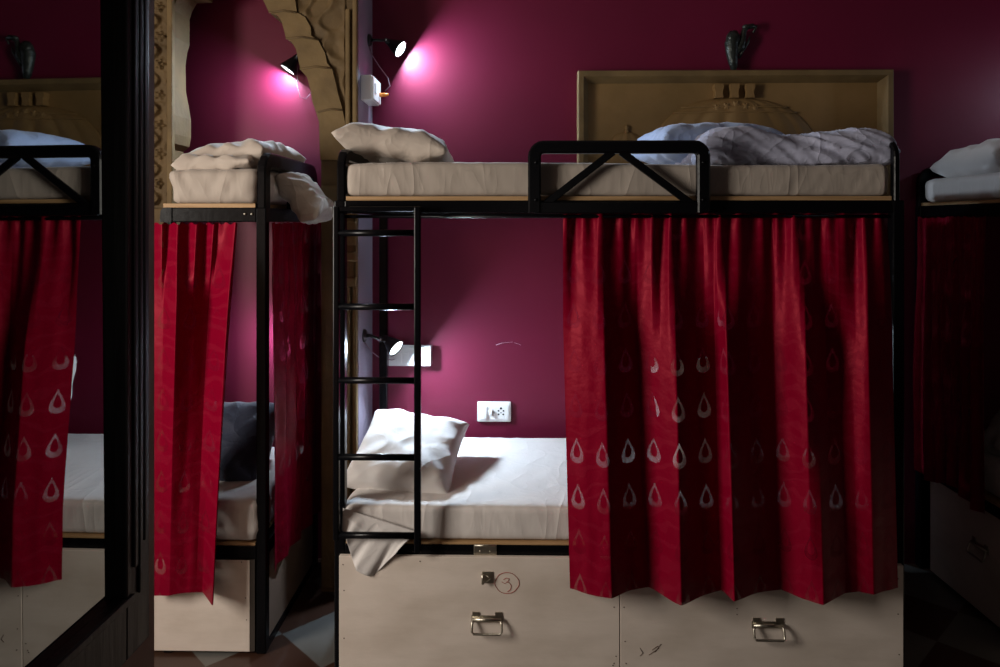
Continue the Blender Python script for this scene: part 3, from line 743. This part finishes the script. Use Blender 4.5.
# ---- bedding
def sag(p): return .008*math.sin(p.x*3.2+1)
zu0 = az(196.3, YF)+.001; zu1 = az(163.5, YF)
xm0, xm1 = ax(342.5, YF)+.008, ax(889, YF)
mattress('mattress', 'long upper mattress in beige sheet on middle bunk', ax(346, YF), xm1, 2.50, 3.32, zu0, zu1, M_fit, 1, sagfn=lambda p: .006*math.sin((p.x+.95)*3.0), amp=.004)
zl0 = az(542.3, YF)+.001; zl1 = az(507, YF)
lm = mattress('mattress', 'lower mattress of middle bunk in white sheet', ax(346, YF), xm1, 2.505, 3.32, zl0, zl1, M_fit_w, 2, amp=.006)
# loose corner of the sheet hanging over the lower beam
def sheetcorner():
    mb = MB(); nu_, nv_ = 34, 34; vs = []
    A = [at(341, 503, 2.49), at(404, 522, 2.488)]
    top0, top1 = at(342, 506, 2.492), at(418, 528, 2.492)
    for j in range(nv_+1):
        t = j/nv_
        for i in range(nu_+1):
            s = i/nu_
            tx = 343+75*s; ty = 508+24*s
            bx_ = 341.5 + 30*s + (34*max(0, s-.5)*2); by = 530+ 47*math.sin(min(1, s*1.45)*math.pi/2)**1.5 - 34*max(0, (s-.66)/.34)
            px = tx*(1-t) + bx_*t; py = ty*(1-t) + by*t
            fold = .010*math.sin(s*17+t*2)*t + .004*math.sin(s*41+t*5)*t
            vs.append(at(px, py, 2.486 - .004*t*1.5 + fold*.8 - .016*min(1, t*3)))
    fs = [[j*(nu_+1)+i, j*(nu_+1)+i+1, (j+1)*(nu_+1)+i+1, (j+1)*(nu_+1)+i] for j in range(nv_) for i in range(nu_)]
    mb.add(vs, fs, True); return mb
sc_o = obj('sheet_corner', sheetcorner(), M_sheet_w, lm, label='loose corner of white sheet')
sc_o.modifiers.new('solid', 'SOLIDIFY').thickness = .003

pillow('pillow', 'beige pillow on left end of middle upper bunk', (.42, .60, .115), at(400, 148.5, 2.86), (0, math.radians(7), math.radians(2)), M_sheet, 5, amp=.010,
       bend=lambda v: Vector((v.x, v.y, v.z - .10*max(0, v.x)**1.3)))
pillow('pillow', 'white pillow on lower bunk behind the ladder', (.415, .50, .125), at(409, 452, 2.86), (math.radians(17), math.radians(7), math.radians(-3)), M_sheet_w, 9, amp=.008)
pillow('pillow', 'white pillow behind curtain, seen only in the mirror', (.30, .48, .16), (.74, 3.03, zl1+.19), (math.radians(70), 0, math.radians(8)), M_sheet_w, 12)
# blue bedding
pillow('pillow', 'pale blue pillow behind guard rail on upper bunk', (.50, .50, .145), at(702, 146, 2.95), (0, 0, math.radians(8)), M_blue, 14, amp=.008)
def quilt():
    L_, D_, H_ = .68, .46, .115
    def fn(p, n):
        u = p.x/L_+.5
        w_ = wrinkle(Vector((p.x*1.0+p.z*2.2+p.y*.5, p.y*.25, p.z*.2)), 12, (1, 1, 1), 21)*.016
        w_ += wrinkle(Vector((p.x*1.0+p.z*1.6+p.y*.8, p.y*.3, p.z*.3)), 25, (1, 1, 1), 25)*.006
        w_ += noise.noise(Vector((p.x*4, p.y*4, p.z*3)))*.018
        k = min(1, p.z/.02)
        p = p + n*w_*k
        p.z *= .82+.22*math.sin(u*2.4+.3) 
        p.y += .02*math.sin(u*5)
        p.z += .010*math.sin(u*9)*k
        if n.y < -.3 and p.z < H_*.5: p.y += -.012+.03*(1-p.z/H_)*.3
        return p
    mb = soft_box((L_, D_, H_), .05, (90, 40, 16), fn)
    return mb
qc = Vector(((ax(702, 2.60)+ax(897, 2.60))/2-.012, 2.78, zu1-.002))
q = quilt(); 
def qf(v):
    u = max(0, (v.x-.24)/.16); v = v.copy(); v.z -= .018*min(1, u)**2; return v
q.v = [qf(v) + qc for v in q.v]
tag(obj('quilt', q, M_greyblue, None, loc=qc), 'crumpled grey-blue quilt at right end of middle upper bunk', 'quilt')

# ---- big curtain
def rows_from(px0, px1, items):
    """items: list of (pixel, value)"""
    return [(min(1, max(0, (p-px0)/(px1-px0))), v) for p, v in items]
R1 = [rows_from(563, 889, ((563, .4), (571, .1), (598, .9), (610, .4), (637, .1), (652, .8), (660, .3), (669, .9), (690, .3), (704, .1), (717, .9), (728, .5), (738, .6), (752, .3), (774, 0), (799, .9), (812, .4), (827, .3), (838, .7), (853, .2), (866, .8), (880, .4), (889, .3))),
      rows_from(563, 892, ((563, .2), (604, .95), (638, .05), (676, 1), (697, .45), (715.5, .2), (727, .95), (748, .45), (774, .0), (806, .95), (826, .25), (841, .1), (868, .65), (884, .3), (892, .15))),
      rows_from(570, 898, ((570, .25), (592, .62), (612, .95), (632, .35), (649, .05), (682, 1), (705, .40), (722, .2), (735, 1), (760, .35), (782, .0), (824, .95), (846, .35), (858, .3), (874, .55), (888, .3), (898, .1)))]
def bigpath(s, t):
    pxl = 563 + (0 if t < .3 else 7*((t-.3)/.7)); pxr = 889 + 9*t
    k = min(1, t*1.25); Y = 2.545*(1-k) + 2.462*k
    if t > .8: Y = 2.462
    return ((ax(pxl, Y)*(1-s) + ax(pxr, Y)*s, Y), (0, -1))
curtain('bunk_curtain', 'wide crimson satin curtain hanging from middle upper bunk', bigpath, az(214.5, 2.54), lambda s: az(588 + 5*s*(1-s)*4*.3 + 2.2*math.sin(s*17+2) - 6*max(0, s-.93)*10*.6 - 3*max(0, .08-s)*10, 2.44), R1, M_curtain, amp=(.034, .096, .10), seed=3, nu=380, nv=90, flare=1, TS=.38)

RE = [[(i/14, .5+.5*(-1)**i*.8) for i in range(15)], [(i/10, .5+.5*(-1)**i) for i in range(11)], [(i/8, .5+.5*(-1)**i) for i in range(9)]]
curtain('bunk_curtain', 'unseen crimson curtain added at right end of middle bunk to block daylight', lambda s, t: ((xR0-.030, 2.60+.70*s), (1, 0)), zb0-.02, lambda s: zc1+.02, RE, M_curtain, amp=(.012, .016, .016), seed=21, nu=120, nv=50)  # added curtain, keeps window light from crossing the bay onto the right bunk

# ================================================================= LEFT BUNK, end on, in the arch
YL = 2.68; lx0, lx1 = ax(160, YL), ax(266, YL); px0_ = ax(256, YL)
lb = thing('bunk_bed', 'narrow black metal bunk standing end-on inside the stone arch', 'bunk bed', ((lx0+lx1)/2, YL, 0))
lz1, lz0 = az(207.5, YL), az(222, YL); mz1, mz0 = az(548, YL), az(561, YL); yE = 3.40
for (a, b) in ((px0_, lx1), (lx0+.012, lx0+.045)):
    for (c, d) in ((YL, YL+.04), (yE-.04, yE)):
        if a == px0_ or c == YL: post(lb, a, b, c, d, lz1)
endframe(lb, (px0_+lx1)/2, .034, YL, yE, lz1, az(150.5, YL), th=.06)
for z_a, z_b in ((lz0, lz1), (mz0, mz1)):
    beam(lb, lx0+.045, px0_, YL, YL+.04, z_a, z_b); beam(lb, lx0+.045, px0_, yE-.04, yE, z_a, z_b)
    beam(lb, px0_+.004, lx1-.004, YL+.04, yE-.04, z_a, z_b, 'long_beam'); beam(lb, lx0+.014, lx0+.042, YL+.04, yE-.04, z_a, z_b, 'long_beam')
rc = MB().prism([(lx0+.045, lz1), (lx0+.012, lz1), (lx0+.004, lz1-.012), (lx0, lz0+.002), (lx0+.002, lz0), (lx0+.045, lz0)], YL-.004, YL+.0)
obj('beam_cap', rc, M_black, lb)
obj('bed_board', MB().box(ax(163, YL), px0_-.003, YL+.001, yE-.03, lz1, az(203.3, YL), .001), M_ply, lb, label='plywood board under upper mattress')
obj('bed_board', MB().box(ax(163, YL)+.02, px0_-.003, YL+.001, yE-.03, mz1, az(545, YL), .001), M_ply, lb, label='plywood board under lower mattress')
for px in (245, 252): obj('bolt', MB().ell((ax(px, YL), YL-.002, az(214, YL)), (.005, .004, .005), 10, 8), M_steel, lb)
mattress('mattress', 'short end of beige mattress on top of left bunk', ax(171, YL), px0_-.004, YL+.005, yE-.06, az(203.3, YL)+.001, az(170.5, YL), M_fit, 31, amp=.009)
mattress('mattress', 'lower mattress of left bunk, end glimpsed beside its curtain', ax(166, YL), px0_-.004, YL+.005, yE-.06, az(545, YL)+.001, az(503, YL), M_fit_w, 33, amp=.008)
pillow('pillow', 'crumpled beige pillow flattened on top of left upper bunk', (.36, .46, .10), at(245, 161, 2.98)+Vector((0, 0, .004)), (0, math.radians(-7), math.radians(-4)), M_sheet, 41, amp=.016)
pillow('pillow', 'thin beige pillow folded under another on left upper bunk', (.30, .30, .06), at(226, 166, 2.84)+Vector((0, 0, .0)), (0, math.radians(-3), 0), M_sheet, 44, amp=.014)
pillow('pillow', 'grey pillow slumped over side rail of left upper bunk', (.24, .25, .11), (lx1+.062, 2.97, az(198, 2.97)), (0, math.radians(48), 0), M_wrap, 47, amp=.014)
pillow('pillow', 'pale pillow at back of left upper bunk against rail', (.30, .30, .12), (px0_-.12, 3.22, az(165, 3.2)), (0, math.radians(20), 0), M_greyblue, 49, amp=.010)
pillow('pillow', 'dark blue pillow on left lower bunk beside the curtain', (.34, .40, .24), at(232, 452, 3.05)+Vector((0, 0, .02)), (math.radians(50), 0, 0), M_navy, 52)
# chest under left bunk
lc = thing('storage_chest', 'pale plywood chest under left bunk below its curtain', 'storage chest', ((lx0+lx1)/2, YL, 0), CG)
obj('chest_front', MB().box(lx0-.035, ax(250, YL), YL-.004, YL+.014-.016, .012, az(562, YL), .0015), M_chest, lc)
obj('chest_body', MB().box(lx0+.050, px0_-.004, YL-.002, yE-.05, .012, mz0-.004), M_body, lc)
nails(lc, [(ax(p, YL), YL-.0045, az(q, YL)) for p, q in ((246, 600), (247, 622), (242, 564))])
side = MB().box(px0_+.006, lx1-.010, YL+.05, yE-.06, .03, mz0-.004)
obj('chest_side', side, M_plain, lc)
obj('plinth', MB().box(px0_+.004, lx1-.004, YL+.045, yE-.05, .0, .028), M_black, lc)
RL = [rows_from(155, 238, ((155, .1), (163, .6), (168, .1), (178, .9), (184, .4), (190, .1), (197, .8), (207, .1), (214, .8), (219, .2), (236, 1), (238, .8))),
      rows_from(153, 229, ((153, .2), (164, .2), (175, .9), (190, .4), (208, .0), (231, 1), (229, .9))),
      rows_from(152, 214, ((152, .3), (170, .5), (190, .3), (203, .1), (213, 1), (214, .9)))]
RL[1] = rows_from(153, 229, ((153, .15), (163, .2), (175, .9), (192, .4), (208, .0), (226, 1), (229, .9)))
def lpath(s, t):
    k = min(1, t*1.4); Y = YL-.010*(1-k) - .016*k
    pl = 155-3*t; pr = 238 - 24*t - 2*math.sin(t*math.pi)
    return ((ax(pl, Y)*(1-s) + ax(pr, Y)*s, Y - .006), (0, -1))
curtain('bunk_curtain', 'bright crimson curtain gathered at front of left bunk', lpath, az(223.5, YL), lambda s: az(594 - 5*math.sin(s*2.6+.2) + 2*max(0, s-.75)*2, YL), RL, M_curtain, amp=(.030, .105, .085), seed=8, nu=150, nv=80, micro=.006, TS=.22, flare=1)
RS = [[(i/14, .5+.5*(-1)**i*.8) for i in range(15)], [(i/10, .5+.5*(-1)**i) for i in range(11)], [(i/8, .5+.5*(-1)**i) for i in range(9)]]
curtain('bunk_curtain', 'dark crimson curtain along side of left bunk facing the gap', lambda s, t: ((lx1+.008, YL+.004+(yE-YL-.044)*s), (1, 0)), az(223, YL), lambda s: .30-.03*s, RS, M_curtain, amp=(.015, .024, .024), seed=11, nu=150, nv=60)
# steel hooks of the rod are hidden by the gathers

# ================================================================= RIGHT BUNK, along the right wall
rx0, rx1 = 1.898, 2.80; ry0, ry1 = 1.55, 3.445
rbk = thing('bunk_bed', 'dark bunk bed at right edge running along right wall', 'bunk bed', ((rx0+rx1)/2, (ry0+ry1)/2, 0))
uz1, uz0 = 1.695, 1.645
for (a, b) in ((rx0, rx0+.045), (rx1-.045, rx1)):
    for (c, d) in ((ry0, ry0+.045), (ry1-.045, ry1)): post(rbk, a, b, c, d, uz1)
for yc in (ry0+.022, ry1-.022):
    m_ = MB().bar(rounded_loop(rx0+.022, rx1-.022, uz1, 1.855, .05, lambda x, z: Vector((x, yc, z))), .045, .032, (0, 1, 0))
    obj('end_rail', m_, M_black, rbk)
for za_, zz_ in ((uz0, uz1), (.455, .50)):
    beam(rbk, rx0+.003, rx0+.042, ry0+.045, ry1-.045, za_, zz_); beam(rbk, rx1-.042, rx1-.003, ry0+.045, ry1-.045, za_, zz_)
    beam(rbk, rx0+.045, rx1-.045, ry0+.005, ry0+.04, za_, zz_, 'end_beam'); beam(rbk, rx0+.045, rx1-.045, ry1-.04, ry1-.005, za_, zz_, 'end_beam')
obj('bed_board', MB().box(rx0+.002, rx1-.004, ry0+.05, ry1-.048, uz1, uz1+.014, .001), M_ply, rbk, label='plywood board under upper mattress')
obj('bed_board', MB().box(rx0+.002, rx1-.004, ry0+.05, ry1-.048, .50, .512, .001), M_ply, rbk, label='plywood board under lower mattress')
def mat_y(name, label, x0, x1, y0, y1, z0, z1, m, seed):
    sx, sy, sz = y1-y0, x1-x0, z1-z0
    def fn(p, n):
        w_ = wrinkle(p, 13, (1, .5, .3), seed)*.5 + noise.noise(Vector((p.x*3+seed, p.y*3, p.z*3)))
        return p + Vector((n.x, n.y, max(0, n.z)))*w_*.006*min(1, p.z/(sz*.3))
    mb = soft_box((sx, sy, sz), .028, (110, 30, 8), fn)
    mb.v = [Vector((-v.y + (x0+x1)/2, v.x + (y0+y1)/2, v.z+z0)) for v in mb.v]
    return tag(obj(name, mb, m, None, loc=((x0+x1)/2, (y0+y1)/2, z0)), label, 'mattress')
mat_y('mattress', 'upper mattress of right bunk in pale sheet', rx0+.014, rx1-.06, ry0+.06, ry1-.048, uz1+.015, 1.815, M_fit_w, 61)
mat_y('mattress', 'lower mattress of right bunk, sliver beyond its curtain', rx0+.03, rx1-.06, ry0+.06, ry1-.07, .513, .635, M_fit_w, 63)
pillow('pillow', 'white pillow at far end of right upper bunk', (.66, .46, .15), (2.262, 3.17, 1.815+.070), (math.radians(-4), 0, 0), M_sheet_w, 66, amp=.012)
pillow('pillow', 'white pillow on right lower bunk at the frame edge', (.40, .34, .15), (2.13, 2.98, .635+.165), (math.radians(0), math.radians(-58), 0), M_sheet_w, 68)
RR = [[(i/24, .5+.5*(-1)**i*.7) for i in range(25)], [(i/14, .5+.5*(-1)**i) for i in range(15)], [(i/12, .5+.5*(-1)**i) for i in range(13)]]
curtain('bunk_curtain', 'deep shadowed crimson curtain along the right bunk', lambda s, t: ((rx0-.008, ry1-.06-.47*s-.03*t*s), (-1, 0)), uz0-.004, lambda s: .47-.02*math.sin(s*9), RR, M_curtain, amp=(.015, .03, .03), seed=17, nu=150, nv=60)
for k, (ya_, yb_) in enumerate(((2.47, 3.35), (1.60, 2.465))):
    rc = thing('storage_chest', ('far' if k == 0 else 'near') + ' dark-shaded plywood chest under right bunk', 'storage chest', (rx0+.4, (ya_+yb_)/2, 0), CG)
    rc['label'] = 'shadowed plywood chest under right bunk, the one nearer the wall' if k == 0 else 'shadowed plywood chest under right bunk, out of frame nearer camera'
    obj('chest_front', MB().box(rx0+.016, rx0+.034, ya_, yb_-.002, .02, .448, .0015), M_chest, rc)
    obj('chest_body', MB().box(rx0+.050, rx1-.06, ya_+.01, yb_-.01, .02, .448), M_body, rc)
    handle(rc, Vector((rx0+.016, (ya_+yb_)/2+.08, 0)), .27, 0, Vector((0, 1, 0)), Vector((-1, 0, 0)))
